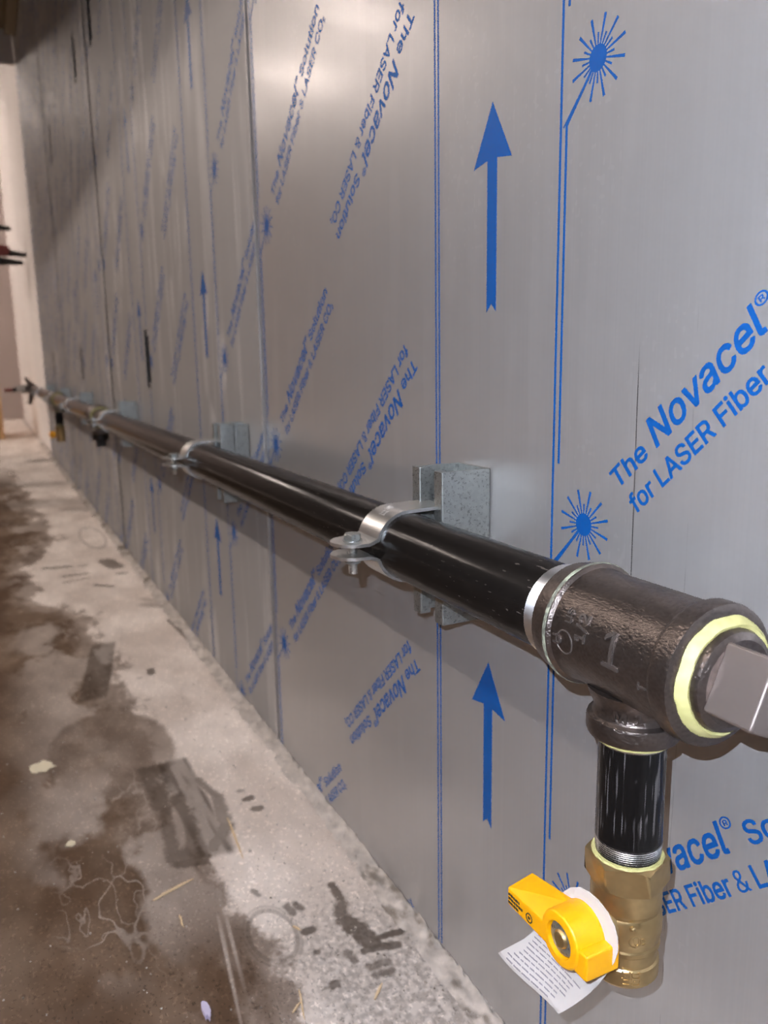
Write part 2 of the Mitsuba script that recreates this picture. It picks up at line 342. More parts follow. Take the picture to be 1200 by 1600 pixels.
obj('wall_near', bx(-5, 0.16, -3.1, -3, ZF, ZC), 'mat_roomwall', kind='structure', label='plain wall behind the viewer')
obj('wall_back', bx(-5, 0.16, YB, YB + 0.15, ZF, ZC), 'mat_backwall', kind='structure', label='dim pinkish grey wall at the far end of the room')
obj('wall_right', cat_(bx(0.03, 0.16, -1.5, YE, ZF, ZC)), 'mat_backing', kind='structure', label='wall clad in film-covered stainless steel panels')
obj('wall_side', bx(0.012, 0.16, YE, YB, ZF, ZC), 'mat_plaster', kind='structure', label='bright white plastered wall beyond the steel panels')

# steel panels with their printed protective film
PANELS = [(-0.33, 0.9300, 0.0, 0.0), (0.9345, 2.2020, 0.75, 0.350), (2.2270, 3.4870, 1.93, 0.11), (3.5160, YE, 3.18, 0.20)]
HOLES = [(1.663, 1.699, -0.046, 0.071), (2.098, 2.134, 0.740, 0.880), (2.425, 2.462, 0.755, 0.876), (3.285, 3.32, 0.729, 0.865), (2.880, 2.915, -0.048, 0.070), (4.110, 4.145, 0.733, 0.837), (4.075, 4.11, -0.045, 0.070)]
TH = 0.0012
A43 = math.radians(43)
l1a = polys_of('The', 0.0104); l1b = polys_of('Novacel', 0.0147, slant=0.20); l1c = polys_of('Solution', 0.0104); lR = polys_of('®', 0.0075, bold=False)
l2a = polys_of('for LASER Fiber', 0.0100); l2amp = polys_of('&', 0.0100, bold=False); l2b = polys_of('LASER CO', 0.0100); l2c = polys_of('2', 0.0055)
def flow(items):
    """lay pieces out left to right: (poly, gap before, rise, target width or None)"""
    x, out = 0.0, []
    for g, gap, rise, wd in items:
        b = g.bounds; sx = wd / (b[2] - b[0]) if wd else 1.0
        g = affinity.affine_transform(g, [sx, 0, 0, 1, x + gap - b[0] * sx, rise]); out.append(g); x = g.bounds[2]
    return unary_union(out)
LINE1 = affinity.translate(flow([(l1a, 0, 0, .0297), (l1b, .0064, 0, .0832), (lR, .0012, .0080, .0075), (l1c, .0052, 0, .0650)]), 0, .0018)
LINE2 = flow([(l2a, .0, 0, .1050), (l2amp, .0040, 0, .0085), (l2b, .0048, 0, .0690), (l2c, .0008, -.002, .0036)])
LINE2 = affinity.translate(LINE2, 0.0025, -0.0161)
TEXT = unary_union([LINE1, LINE2]).buffer(0)
def wallpoly(g, a, Y, Z):
    """text coordinates -> (y, z) on the wall; reading direction is towards -y"""
    c, s = math.cos(a), math.sin(a)
    return affinity.affine_transform(g, [-c, s, s, c, Y, Z])
def burst():
    g = [Point(0, 0).buffer(0.0066, 16)]
    for k in range(24):
        a = math.radians(15 * k + 16); L = 0.0205 if k % 2 == 0 else 0.0122
        w0, w1 = (0.0003, 0.00085) if k % 2 == 0 else (0.0003, 0.0006)
        if k == 14: L, w1, w0 = 0.038, 0.0005, 0.0005
        d, q = np.array([math.cos(a), math.sin(a)]), np.array([-math.sin(a), math.cos(a)])
        g.append(Polygon([d * .004 + q * w0, d * L + q * w1, d * L - q * w1, d * .004 - q * w0]))
    # the tail runs on into the vertical line
    g = affinity.affine_transform(unary_union(g), [-1, 0, 0, 1, 0, 0])
    tail = LineString([(0.004, -0.004), (0.0238, -0.0268), (0.0238, -0.2144)]).buffer(0.0009, cap_style=2, join_style=2)
    return unary_union([g, tail])
BURST = burst()
ARROW = Polygon([(0, 0), (0.0212, -0.0362), (0.0054, -0.0336), (0.0054, -0.1275), (0, -0.1225), (-0.0054, -0.1275), (-0.0054, -0.0336), (-0.0212, -0.0362)])
HOLES = [(a - .007, b + .007, c, d) for a, b, c, d in HOLES]
PER_Y, PER_Z, PER_A = 0.545, 0.2475, 0.370
INK_T = 0.00018
cache = {}
def print_on(panel, name, poly, Y, Z, clip, lab, simp=0):
    g = affinity.translate(poly, Y, Z)
    if not g.intersects(clip): return
    whole = clip.contains(g)
    if whole:
        ck = (id(poly), simp)
        if ck not in cache: cache[ck] = ply(remap(extrude(poly.simplify(simp) if simp else poly, INK_T), WALLM), 'mat_ink')
        obj(name, cache[ck], None, panel, label=lab, to_world=T().translate([0, Y, Z]))
    else:
        m = extrude(g.intersection(clip).buffer(0), INK_T)
        if m is not None: obj(name, remap(m, WALLM), 'mat_ink', panel, label=lab)
TEXT_N = wallpoly(TEXT, A43, 0, 0); TEXT_R = wallpoly(TEXT, A43 + math.pi, 0, 0)
for pi_, (ya, yb, oy, oz) in enumerate(PANELS):
    rect = sbox(ya, ZF + 0.005, yb, ZC - 0.002)
    holes = [sbox(a, c, b, d) for a, b, c, d in HOLES if ya < a < yb]
    shape = rect.difference(unary_union(holes)) if holes else rect
    pm = extrude(shape, TH); pm = remap(pm, WALLM); pm.apply_translation([TH, 0, 0])
    panel = obj('steel_panel', pm, 'mat_steel' if pi_ == 0 else 'mat_steel_dusty', 'wall_right', label='stainless steel panel under printed protective film')
    ztop = [0.62, 1.10, 1.45, 1.50][pi_]
    clip = sbox(max(ya, 0.12), ZF + 0.006, yb, ztop)
    for h in holes: clip = clip.difference(h.buffer(0.004))
    for j in range(-5, 10):
        for Yl in (0.3790, 0.5134, 0.5181):
            Y = Yl + oy + PER_Y * j
            if ya + .002 < Y < yb - .002 and Y > 0.12:
                obj('printed_line', remap(extrude(sbox(Y - .0009, ZF + .006, Y + .0009, ztop).intersection(clip), INK_T), WALLM), 'mat_ink', panel, label='thin blue printed line')
        for i in range(-9, 10):
            s = 0 if pi_ == 0 else 0.0002 * pi_
            print_on(panel, 'printed_lettering', TEXT_N, 0.3224 + oy + PER_Y * j, -0.0715 + oz + PER_Z * i, clip, 'blue printed lettering rising to the right', s)
            print_on(panel, 'printed_lettering', TEXT_R, 0.555 + oy + PER_Y * j, 0.0035 + oz + PER_Z * i, clip, 'blue printed lettering running upside down', s)
            print_on(panel, 'printed_burst', BURST, 0.3502 + oy + PER_Y * j, -0.0948 + oz + PER_Z * i, clip, 'blue printed laser burst with a leader line', s)
            print_on(panel, 'printed_arrow', ARROW, 0.4465 + oy + PER_Y * j, 0.158 + oz - (0.002 if pi_ else 0) + PER_A * i, clip, 'blue printed arrow pointing up', 0)
    if pi_ == 1:   # rolled edge of the panel that faces the viewer at the joint
        e = rbox(-0.0022 if pi_ == 1 else -0.0012, 0.004, ya - 0.0005, ya + 0.0030, ZF + 0.005, ZC - 0.01, 0.0009)
        obj('rolled_edge', tm(e), 'mat_steel_edge', panel, smooth=40, label='bright rolled edge at the panel joint')

for y0, y1 in ((2.2020, 2.2270), (3.4870, 3.5160)):
    obj('joint_strip', bx(0.004, 0.0055, y0 - .012, y1 + .012, ZF + .005, ZC - .01), 'mat_joint', 'wall_right', label='dark strip in the joint between two panels')

# outlet boxes let into the steel
names = ['lowest and nearest cut-out', 'tall cut-out at the top edge of the picture', 'long cut-out beside the tall one at the top', 'upper cut-out right of the far panel joint',
         'low cut-out behind the second row of brackets', 'small upper cut-out nearest the white wall', 'low cut-out nearest the white wall']
for (a, b, c, d), nm in zip(HOLES, names):
    t = thing('outlet_box', f'dark recessed box in the steel wall, {nm}', 'outlet box', 'recessed boxes in the steel wall')
    o, w = 0.001, 0.0012
    shell = cat_(bx(0.0275, 0.0290, a - .003, b + .003, c - .003, d + .003), bx(TH + .0003, 0.0275, a - .003, a - o, c - .003, d + .003), bx(TH + .0003, 0.0275, b + o, b + .003, c - .003, d + .003),
                 bx(TH + .0003, 0.0275, a - .001, b + .001, d + o, d + .003), bx(TH + .0003, 0.0275, a - .001, b + .001, c - .003, c - o))
    obj('box_shell', shell, 'mat_dark', t)
    obj('mounting_ear', cat_(bx(0.002, 0.0035, (a + b) / 2 - .005, (a + b) / 2 + .005, d - .012, d - .0005)), 'mat_zinc', t)
    obj('mounting_ear', cat_(bx(0.002, 0.0035, (a + b) / 2 - .005, (a + b) / 2 + .005, c + .0005, c + .012)), 'mat_zinc', t)

# crumbly mortar at the foot of the panels
ys = np.arange(0.28, YE, 0.004); prof = 9
V, F = [], []
for i, y in enumerate(ys):
    h = 0.002 + 0.009 * meshkit.fbm(np.array([y * 22, 0.3, 0]), 3, 1) ** 1.4; wd = 0.010 + 0.020 * meshkit.fbm(np.array([y * 14, 4.3, 0]), 3, 2)
    for k in range(prof):
        t = k / (prof - 1); q = meshkit.noise(np.array([y * 170, t * 6.0, 2.0])) - 0.5
        V.append([-wd * (1 - t) + 0.0008 * q * 3 * (0 < t < 1) + 0.0010 * t * 0, y, ZF + h * t ** 1.7 + 0.0045 * q * (t > 0) * (0.3 + t) - (0.001 if k == 0 else 0)])
        if i and k: a0 = (i - 1) * prof + k - 1; b0 = i * prof + k - 1; F += [[a0, b0, b0 + 1], [a0, b0 + 1, a0 + 1]]
mm = trimesh.Trimesh(V, F, process=False)
if mm.face_normals[:, 2].mean() < 0: mm.invert()
mm.vertices[:, 0] = np.minimum(mm.vertices[:, 0], -0.0004)
obj('trim_1', mm, 'mat_mortar', kind='structure', label='crumbly grey mortar along the foot of the steel wall', smooth=50)

# ------------------------------------------------------------------ exhaust hood over the wall, its shadow falls along the top
h = thing('exhaust_hood', 'grey exhaust hood with dark brown inside, along the top of steel wall', 'exhaust hood')
obj('filter_bank', bx(HOODX, -0.012, -0.4, YE, HOODZ + 0.16, HOODZ + 0.20), 'mat_hood_in', h, label='dark brown underside')
obj('rear_gutter', bx(-0.05, -0.002, -0.4, 4.55, HOODZ + 0.05, HOODZ + 0.16), 'mat_hood_in', h)
obj('front_skirt', bx(HOODX - 0.02, HOODX, -0.4, YE + 0.02, HOODZ, HOODZ + 0.6), 'mat_hood', h)
obj('end_skirt', bx(HOODX, -0.002, YE, YE + 0.02, HOODZ, HOODZ + 0.6), 'mat_hood', h)
obj('end_skirt', bx(HOODX, -0.012, -0.42, -0.4, HOODZ, HOODZ + 0.6), 'mat_hood', h)
# ------------------------------------------------------------------ lamps
def em(c): return {'type': 'area', 'radiance': rgb(*c)}
for y0, y1, nm in [(-2.4, -0.6, 'rearmost long strip light on the ceiling, behind the viewer'), (-0.3, 1.5, 'middle long strip light, level with the near tee'), (1.8, 3.0, 'forward long strip light beside the capped tee')]:
    L = thing('ceiling_light', nm, 'ceiling light')
    obj('housing', bx(-1.99, -1.85, y0, y1, ZC - 0.04, ZC - 0.001), 'mat_white', L)
    k = obj('tube', bx(-1.935, -1.90, y0 + .03, y1 - .03, ZC - 0.06, ZC - 0.0405), 'mat_white', L); scene[k]['emitter'] = em(TUBE_RADIANCE)
for i, (x, y, w, pw, nm) in enumerate([(-1.97, 5.03, .45, .45, 'nearer crosswise strip light in front of the white wall'), (-2.10, 6.20, .45, .45, 'farther crosswise strip light in front of the white wall'), (-0.95, 7.3, .35, .50, 'crosswise strip light closest to the back wall')]):
    L = thing('cross_light', nm, 'ceiling light')
    obj('housing', bx(x - w - .02, x + w + .02, y - .07, y + .07, ZC - .05, ZC - .001), 'mat_white', L)
    k = obj('tube', bx(x - w, x + w, y - .05, y + .05, ZC - .09, ZC - .0505), 'mat_white', L); scene[k]['emitter'] = em([c * pw for c in BULB_RADIANCE])

# ------------------------------------------------------------------ struts
AX, AZ, RP = -0.0605, -0.1208, 0.0221
SW, SD = 0.0413, 0.0384
def strut_mesh(z0, z1, split=False):
    t = 0.0025; hh = t / 2
    def c(x0, x1):   # channel from back x1 to front x0, mouth towards -x
        P = [(x0 + hh + .007, .0097), (x0 + hh, .0097), (x0 + hh, hh), (x1 - hh, hh), (x1 - hh, SW - hh), (x0 + hh, SW - hh), (x0 + hh, SW - .0097), (x0 + hh + .007, SW - .0097)]
        if x1 - x0 < .03: P[0] = (x0 + hh + .005, .0097); P[-1] = (x0 + hh + .005, SW - .0097)
        g = LineString(P).buffer(hh, cap_style=2, join_style=1, quad_segs=4)
        return g
    g = c(-SD, 0) if not split else unary_union([c(-SD, -SD / 2 - .0002), c(-SD / 2 + .0002, 0)])
    m = extrude(g, z1 - z0); m.apply_translation([0, 0, z0]); return m
S_Y = [0.4449, 1.0002, 1.836, 2.654, 3.372, 4.16]
s_names = ['galvanized bracket nearest the camera', 'second bracket from the camera, at the panel joint', 'third bracket from the camera, before the capped tee', 'fourth bracket from the camera, past the capped tee',
           'fifth bracket from the camera, beside the far valve drop', 'farthest bracket, near the end fittings']
for i, (y, nm) in enumerate(zip(S_Y, s_names)):
    m = strut_mesh(-0.1778, [-.0727, -.0765, -.079, -.081, -.083, -.083][i], i == 1)
    m.apply_translation([-0.0004, y, 0])
    t = thing('strut_channel', f'{nm}, zinc grey on steel wall', 'bracket', 'strut brackets carrying the pipe')
    obj('channel', m, 'mat_galv', t, smooth=25)

# clamp of two straps round the pipe
def ribbon(pts, wid, t=0.0022):
    g = LineString(pts).buffer(t / 2, cap_style=2, join_style=1, quad_segs=6)
    m = remap(extrude(g, wid), XZM); m.apply_translation([0, -wid / 2, 0]); return m
def strap(sgn, wid=0.0295):
    r = RP + 0.0012
    arc = [(AX + r * math.cos(a), sgn * r * math.sin(a)) for a in np.linspace(math.radians(88), math.radians(163), 26)]
    ez = 0.0043
    pts = [(-0.031, r + 0.0004), (AX + 0.012, r + .0002)]
    pts = [(x, sgn * z) for x, z in pts] + arc + [(AX - r * 0.99 - 0.0022, sgn * (ez + 0.0012)), (AX - r - 0.0055, sgn * ez), (AX - r - .0095, sgn * ez)]
    m = ribbon(pts, wid)
    # ear with a round end
    ex = -0.0950
    ear = unary_union([Point(ex, 0).buffer(wid / 2, 24), sbox(ex, -wid / 2, AX - r - 0.0055, wid / 2)]).intersection(sbox(-1, -1, AX - r - 0.0035, 1)).difference(Point(ex, 0).buffer(0.0034, 16))
    e = extrude(ear, 0.0022); e.apply_translation([0, 0, sgn * ez - 0.0011])
    return cat_(m, e)
def thread_rod(r, z0, z1, pitch=0.0013, n=20):
    pts = [(0, z0)]; z = z0
    while z < z1 - pitch: pts += [(r * 0.86, z), (r, z + pitch / 2)]; z += pitch
    pts += [(r * 0.86, z1), (0, z1)]
    return lathe(pts, 'z', n=n)
STR_U, STR_L = ply(strap(1), 'mat_zinc', smooth=30), ply(strap(-1), 'mat_zinc', smooth=30)
BX_ = -0.0950
head = cat_(hexprism(0.0052, 0.0055, 0.0100, (BX_, 0, 0)), lathe([(0, .0054), (.0066, .0054), (.0066, .0060), (0, .0060)], 'z', (BX_, 0, 0), 28))
rod = thread_rod(0.0031, -0.0172, 0.0056); rod.apply_translation([BX_, 0, 0])
nut = cat_(hexprism(0.0050, -0.0100, -0.0060, (BX_, 0, 0)), lathe([(0, -.0061), (.0062, -.0061), (.0062, -.0055), (0, -.0055)], 'z', (BX_, 0, 0), 28))
HEAD, ROD, NUT = ply(head, 'mat_galv', smooth=20), ply(rod, 'mat_zinc', smooth=20), ply(nut, 'mat_galv', smooth=20)
c_names = ['shiny two-part pipe clamp with bolted ears on nearest bracket', 'pipe clamp with bolted ears on the second bracket from the camera', 'blurred pipe clamp on the third bracket, just before the capped tee', 'blurred pipe clamp past the capped tee, on the fourth bracket', 'tiny pipe clamp by the far valve drop', 'tiny pipe clamp at the end of the pipe']
def wrap_text(txt, height, a0, y0, r, horiz=True, depth=0.0004, bold=True, cz=AZ, flip=1):
    """raised letters on the pipe-sized surface about the main axis: reads towards -y, up = growing angle"""
    m = meshkit.text_mesh(txt, height, depth, bold)
    m = m.subdivide_to_size(height * 0.35)
    v = m.vertices.copy(); out = np.zeros_like(v)
    if horiz: al, s = v[:, 1], v[:, 0]
    else: al, s = v[:, 0], -v[:, 1]
    ang = a0 - flip * al / r; rr = r + v[:, 2] - depth * 0.3
    out[:, 0] = AX + rr * np.cos(ang); out[:, 2] = cz + rr * np.sin(ang); out[:, 1] = y0 - s
    q = trimesh.Trimesh(out, m.faces, process=False)
    if q.volume < 0: q.invert()
    return q
for i, (y, nm) in enumerate(zip(S_Y, c_names)):
    t = thing('pipe_clamp', nm, 'pipe clamp', 'clamps holding the pipe')
    W = T().translate([0, y + SW / 2, AZ])
    obj('upper_strap', STR_U, None, t, to_world=W); obj('lower_strap', STR_L, None, t, to_world=W)
    b = obj('bolt', ROD, None, t, to_world=W); obj('head', HEAD, None, b, to_world=W); obj('nut', NUT, None, t, to_world=W)
    if i == 0:
        yc = y + SW / 2; R_ = RP + 0.0012 + 0.0011
        obj('stamped_lettering', cat_(wrap_text('ZINC', .0028, math.radians(99), yc + .0085, R_, depth=.00025), wrap_text('STEEL', .0026, math.radians(107), yc + .0085, R_, depth=.00025)) if False else
            cat_(wrap_text('11', .0050, math.radians(123), yc + .004, R_, depth=.00022), wrap_text('IIIIII', .0022, math.radians(102), yc + .008, R_, depth=.00022), wrap_text('IIIII', .0022, math.radians(108), yc + .007, R_, depth=.00022)),
            'mat_stamp', t, label='stamped marks')

# ------------------------------------------------------------------ pipes and fittings
def pipe_mesh(y0, y1, r=RP, n=64):
    return lathe([(r - .0035, y0), (r, y0), (r, y1), (r - .0035, y1)], 'y', (AX, 0, AZ), n)
Y_T = [0.2435, 2.045, 3.255]
TL = 0.0445
segs = [(Y_T[0] + .040, Y_T[1] - .040, 'long glossy black gas pipe from near tee to the capped tee'), (Y_T[1] + .040, Y_T[2] - .040, 'black pipe length between capped tee and far valve drop'), (Y_T[2] + .040, 4.98, 'farthest black pipe length ending at the end fittings')]
for a, b, nm in segs: obj('gas_pipe', pipe_mesh(a, b), 'mat_pipe', label=nm, cat='pipe', group='lengths of black pipe along the wall', smooth=40)

def tee_body():
    ro, rb, n = 0.0262, 0.0288, 96
    L = TL
    out = [(0.0232, -L), (0.0262, -L), (rb - .0004, -L + .001), (rb, -L + .0025), (rb, -L + .0085), (rb - .001, -L + .0105), (ro + .0003, -L + .0122), (ro, -L + .015),
           (ro, L - .0230), (ro + .0006, L - .0195), (rb - .0004, L - .0182), (rb, L - .0172), (rb - .0003, L - .0150), (.0271, L - .0085), (.0262, L - .0048), (.0254, L - .0040), (.0232, L - .0040)]
    inn = [(0.0225, L), (0.0215, L - .012), (0.0205, 0), (0.0215, -L + .012), (0.0225, -L)]
    run = solid(lathe(out + [(0.001, L - .004), (0.001, -L)], 'y', (0, 0, 0), n))
    o = [(0.001, -.005), (.0172, -.005), (.0172, -.0300), (.0180, -.0318), (.0198, -.0330), (.0203, -.0345), (.0203, -.0395), (.0196, -.0412), (.0178, -.0420), (.001, -.0420)]
    drop = solid(lathe(o, 'z', (0, 0, 0), n))
    bore = solid(lathe([(.001, -L - .01), (.0224, -L - .01), (.0218, -L + .015), (.0205, 0), (.0218, L - .015), (.0224, L + .01), (.001, L + .01)], 'y', (0, 0, 0), n))
    bore2 = solid(lathe([(.001, 0), (.0140, 0), (.0158, -.044), (.001, -.044)], 'z', (0, 0, 0), 64))
    t = (run + drop)
    # fillet between run and outlet
    fil = m3.Manifold.batch_hull([solid(lathe([(.001, -.0272), (.0172, -.0272), (.0172, -.0280), (.001, -.0280)], 'z', n=48)), solid(lathe([(.001, -.0225), (.0198, -.0225), (.0205, -.0200), (.001, -.0200)], 'z', n=48))])
    t = t + fil
    return tm(t - bore - bore2)
TEE = tee_body()
TEE_P = ply(TEE, 'mat_iron', smooth=28)
# yellow pipe dope: ring squeezed out round a joint
def dope_ring(r0, r1, t0, t1, axis, c, n=90, seed=0, arc=None):
    m = lathe([(r0, t0), (r1, t0), (r1 + (t1 - t0) * .2, (t0 + t1) / 2), (r1, t1), (r0, t1)], axis, c, n)
    v = m.vertices - np.array(c)
    if axis == 'z': a = np.arctan2(v[:, 1], v[:, 0]); rad = [0, 1]
    else: a = np.arctan2(v[:, 2], v[:, 0]); rad = [0, 2]
    k = 1 + 0.05 * (meshkit.fbm(np.stack([np.cos(a) * 4, np.sin(a) * 4, 0 * a + seed], 1), 3, seed) - 0.5)
    v[:, rad] *= k[:, None]
    m.vertices = v + np.array(c); return m
t_names = ['dark cast iron tee nearest the camera with a square plug in its end', 'capped black tee halfway along the pipe with a plugged outlet', 'small far tee above the far valve drop']
tees = []
for i, (y, nm) in enumerate(zip(Y_T, t_names)):
    t = thing('pipe_tee', nm, 'pipe tee', 'tees in the pipe'); tees.append(t)
    W = T().translate([AX, y, AZ])
    obj('tee_body', TEE_P, None, t, to_world=W)
    obj('outlet_thread', lathe([(.0120, -.0452), (.0150, -.0452), (.0152, -.0415), (.012, -.0415)], 'z', (AX, y, AZ), 64), 'mat_thread', t, smooth=30, label='bright cut thread')
    obj('outlet_sealant', dope_ring(.0145, .0168, -.0436, -.0412, 'z', (AX, y, AZ), seed=i), 'mat_dope', t, smooth=40, label='pale yellow thread sealant')
    th = [(.0180, TL + .0062), (RP + .0003, TL + .0062)]
    for q in range(9): th += [(RP + .0010 + .00012 * q, TL + .0056 - .0011 * q), (RP + .0005 + .00012 * q, TL + .0050 - .0011 * q)]
    obj('run_thread', lathe(th + [(.0180, TL - .0046)], 'y', (AX, y, AZ), 72), 'mat_thread', t, smooth=50, label='bright cut thread')
    if i == 0:
        # thin sealant smear along the shoulder
        m = lathe([(.0262, TL - .0178), (.0287, TL - .0178), (.0290, TL - .0168), (.0288, TL - .0158), (.0262, TL - .0158)], 'y', (AX, y, AZ), 90)
        obj('sealant_smear', m, 'mat_dope_thin', t, smooth=40, label='thin grey green sealant smear on the shoulder')
        R_ = 0.0262
        a180 = math.pi
        yT = y
        one = wrap_text('1', .0145, a180 + math.radians(-3), yT + .0005, R_, horiz=False, bold=False, depth=.0013)
        em_ = [wrap_text('1', .0150, math.radians(186), yT - .0055, R_, horiz=True, bold=False, depth=.0013), wrap_text('1/2', .0060, math.radians(177), yT + .0035, R_, horiz=False, depth=.0012),
               wrap_text('U', .0050, math.radians(187), yT + .0185, R_, horiz=False, depth=.0012), wrap_text('US', .0036, math.radians(163), yT + .0135, R_, horiz=False, depth=.0012),
               wrap_text('T', .0042, math.radians(190), yT - .0345, .0288, horiz=False, depth=.0007)]
        # ring round the foundry mark
        ph = np.linspace(0, 2 * np.pi, 40, endpoint=False); ringpts = []
        tor = trimesh.creation.torus(.0052, .00045, 40, 8)
        v = tor.vertices.copy(); ang = math.radians(182) + v[:, 1] / R_; rr = R_ + v[:, 2]
        tor.vertices = np.stack([AX + rr * np.cos(ang), yT + .0165 + v[:, 0], AZ + rr * np.sin(ang)], 1)
        obj('cast_lettering', cat_(*em_, tor), 'mat_iron_worn', t, smooth=40, label='raised cast lettering')
        o = meshkit.text_mesh('1', .0055, .0006, True)
        def neck(txt, hgt, a0, z0, r):
            m = meshkit.text_mesh(txt, hgt, .0006, True).subdivide_to_size(hgt * .4); v = m.vertices
            ang = a0 + v[:, 0] / r; rr = r + v[:, 2] - .0002
            q = trimesh.Trimesh(np.stack([AX + rr * np.cos(ang), y + rr * np.sin(ang), AZ + z0 + v[:, 1]], 1), m.faces, process=False)
            if q.volume < 0: q.invert()
            return q
        obj('outlet_lettering', neck('M 1', .0055, math.radians(196), -.0305, .0178), 'mat_iron', t, smooth=40, label='raised cast lettering')
    else:
        obj('run_sealant', dope_ring(RP, .0245, -TL - .004, -TL + .001, 'y', (AX, y, AZ), seed=i + 5), 'mat_dope', t, smooth=40, label='pale yellow thread sealant')

# square-head plug closing the near end
p = thing('pipe_plug', 'square-headed iron plug in the end of the near tee', 'pipe plug')
ye = Y_T[0] - TL
obj('plug_body', lathe([(0, ye + .012), (.0215, ye + .012), (.0205, ye - .004), (.0196, ye - .0062), (.0170, ye - .0078), (0, ye - .0078)], 'y', (AX, 0, AZ), 80), 'mat_iron', p, smooth=30)
sq = tm(rbox(-.0136, .0136, ye - .0280, ye - .0070, -.0136, .0136, .0012)); R = trimesh.transformations.rotation_matrix(math.radians(24), [0, 1, 0]); sq.apply_transform(R); sq.apply_translation([AX, 0, AZ])
obj('square_head', sq, 'mat_iron_bright', p, smooth=25, label='worn brighter square head')
m = lathe([(.0196, ye + .002), (.0200, ye - .0032), (.0218, ye - .0040), (.0236, ye - .0022), (.0246, ye + .0004), (.0225, ye + .002)], 'y', (AX, 0, AZ), 120)
v = m.vertices - [AX, 0, AZ]; a = np.arctan2(v[:, 2], v[:, 0])
kk = 1 + .07 * (meshkit.fbm(np.stack([np.cos(a) * 3, np.sin(a) * 3, a * 0], 1), 3, 3) - .5); v[:, 0] *= kk; v[:, 2] *= kk; m.vertices = v + [AX, 0, AZ]
deg = np.degrees(np.arctan2(m.triangles_center[:, 2] - AZ, m.triangles_center[:, 0] - AX)) % 360
m.update_faces(~((deg > 285) | (deg < 25)))
obj('plug_sealant', m, 'mat_dope', p, smooth=40, label='thick pale yellow sealant ring')

# capped outlet of the middle tee
p = thing('pipe_plug', 'black plug under the outlet of the capped middle tee', 'pipe plug')
obj('plug_body', lathe([(0, -.042), (.0195, -.0425), (.0195, -.056), (.0165, -.058), (0, -.058)], 'z', (AX, Y_T[1], AZ), 32), 'mat_pipe', p, smooth=30)
sq = tm(rbox(-.0115, .0115, -.0115, .0115, -.0730, -.0570, .001)); sq.apply_translation([AX, Y_T[1], AZ])
obj('square_head', sq, 'mat_pipe', p, smooth=25)

# drops: nipple, ball valve with yellow handle
ZN0, ZN1 = AZ - .0452, -0.2135
nip = lathe([(.0118, ZN1 - .010), (.0143, ZN1 - .010), (.0146, ZN1 - .001), (.0147, ZN1), (.0147, ZN0), (.0118, ZN0)], 'z', (0, 0, 0), 64)
th = [(.0118, -.2225)]
for q in range(8): th += [(.0150 - .00008 * q, -.2125 - .001 * q), (.0145 - .00008 * q, -.2130 - .001 * q)]
NIP = ply(nip, 'mat_nipple', smooth=30)
NTH = ply(lathe([(.0125, -.2120)] + th[1:] + [th[0]], 'z', (0, 0, 0), 64), 'mat_thread', smooth=50)
def valve_body():
    zt = -0.2205
    b = lathe([(.0145, zt - .002), (.0145, -.232), (.0163, -.2325), (.0165, -.2335), (.0160, -.2352), (.0160, -.2440), (.0154, -.2452), (.0153, -.2462), (.0160, -.2475), (.0166, -.2515), (.0165, -.2565), (.0158, -.2605),
               (.0155, -.2612), (.0160, -.2622), (.0160, -.2640), (.0150, -.2652), (.0150, -.2705), (.0158, -.2714), (.0160, -.2730), (.0160, -.2785), (.0150, -.2800), (.0110, -.2800), (.0110, -.2690), (.001, -.2680), (.001, zt - .002)], 'z', (0, 0, 0), 72)
    hx = hexprism(.0163, -.2335, zt, (0, 0, 0), .0007); hx.apply_transform(trimesh.transformations.rotation_matrix(math.radians(17), [0, 0, 1]))
    st = lathe([(0.001, -.0300), (.0080, -.0300), (.0080, -.0215), (.0100, -.0205), (.0105, -.010), (.001, -.010)], 'x', (0, 0, -.2525), 40)
    return tm(solid(hx) + solid(b) + solid(st) - m3.Manifold.cylinder(.010, .0146, .0146, 48).translate((0, 0, zt - .008)))
VB = ply(valve_body(), 'mat_brass', smooth=24)
def brasstext(items):
    out = []
    for txt, hgt, a0, z0, r, hz in items:
        m = meshkit.text_mesh(txt, hgt, .0006, True).subdivide_to_size(hgt * .4); v = m.vertices
        al, up = (v[:, 0], v[:, 1]) if hz else (v[:, 1], -v[:, 0])
        if not hz: al = -al; al = v[:, 1]; up = v[:, 0]; al = -al
        ang = math.radians(a0) + al / r; rr = r + v[:, 2] - .0002
        q = trimesh.Trimesh(np.stack([rr * np.cos(ang), rr * np.sin(ang), z0 + up], 1), m.faces, process=False)
        if q.volume < 0: q.invert()
        out.append(q)
    ball = trimesh.creation.icosphere(2, .0014); ball.apply_translation([.0163 * math.cos(math.radians(238)), .0163 * math.sin(math.radians(238)), -.2485]); out.append(ball)
    tor = trimesh.creation.torus(.0026, .0004, 28, 8); v = tor.vertices.copy(); r = .0165
    ang = math.radians(243) + v[:, 0] / r; rr = r + v[:, 2]
    tor.vertices = np.stack([rr * np.cos(ang), rr * np.sin(ang), -.2550 + v[:, 1]], 1); out.append(tor)
    return cat_(*out)
VT = ply(brasstext([('US', .0034, 238, -.2567, .0165, True), ('II:I', .0036, 238, -.2782, .0160, False), ('I:II', .0036, 254, -.2785, .0160, False)]), 'mat_brass', smooth=40)
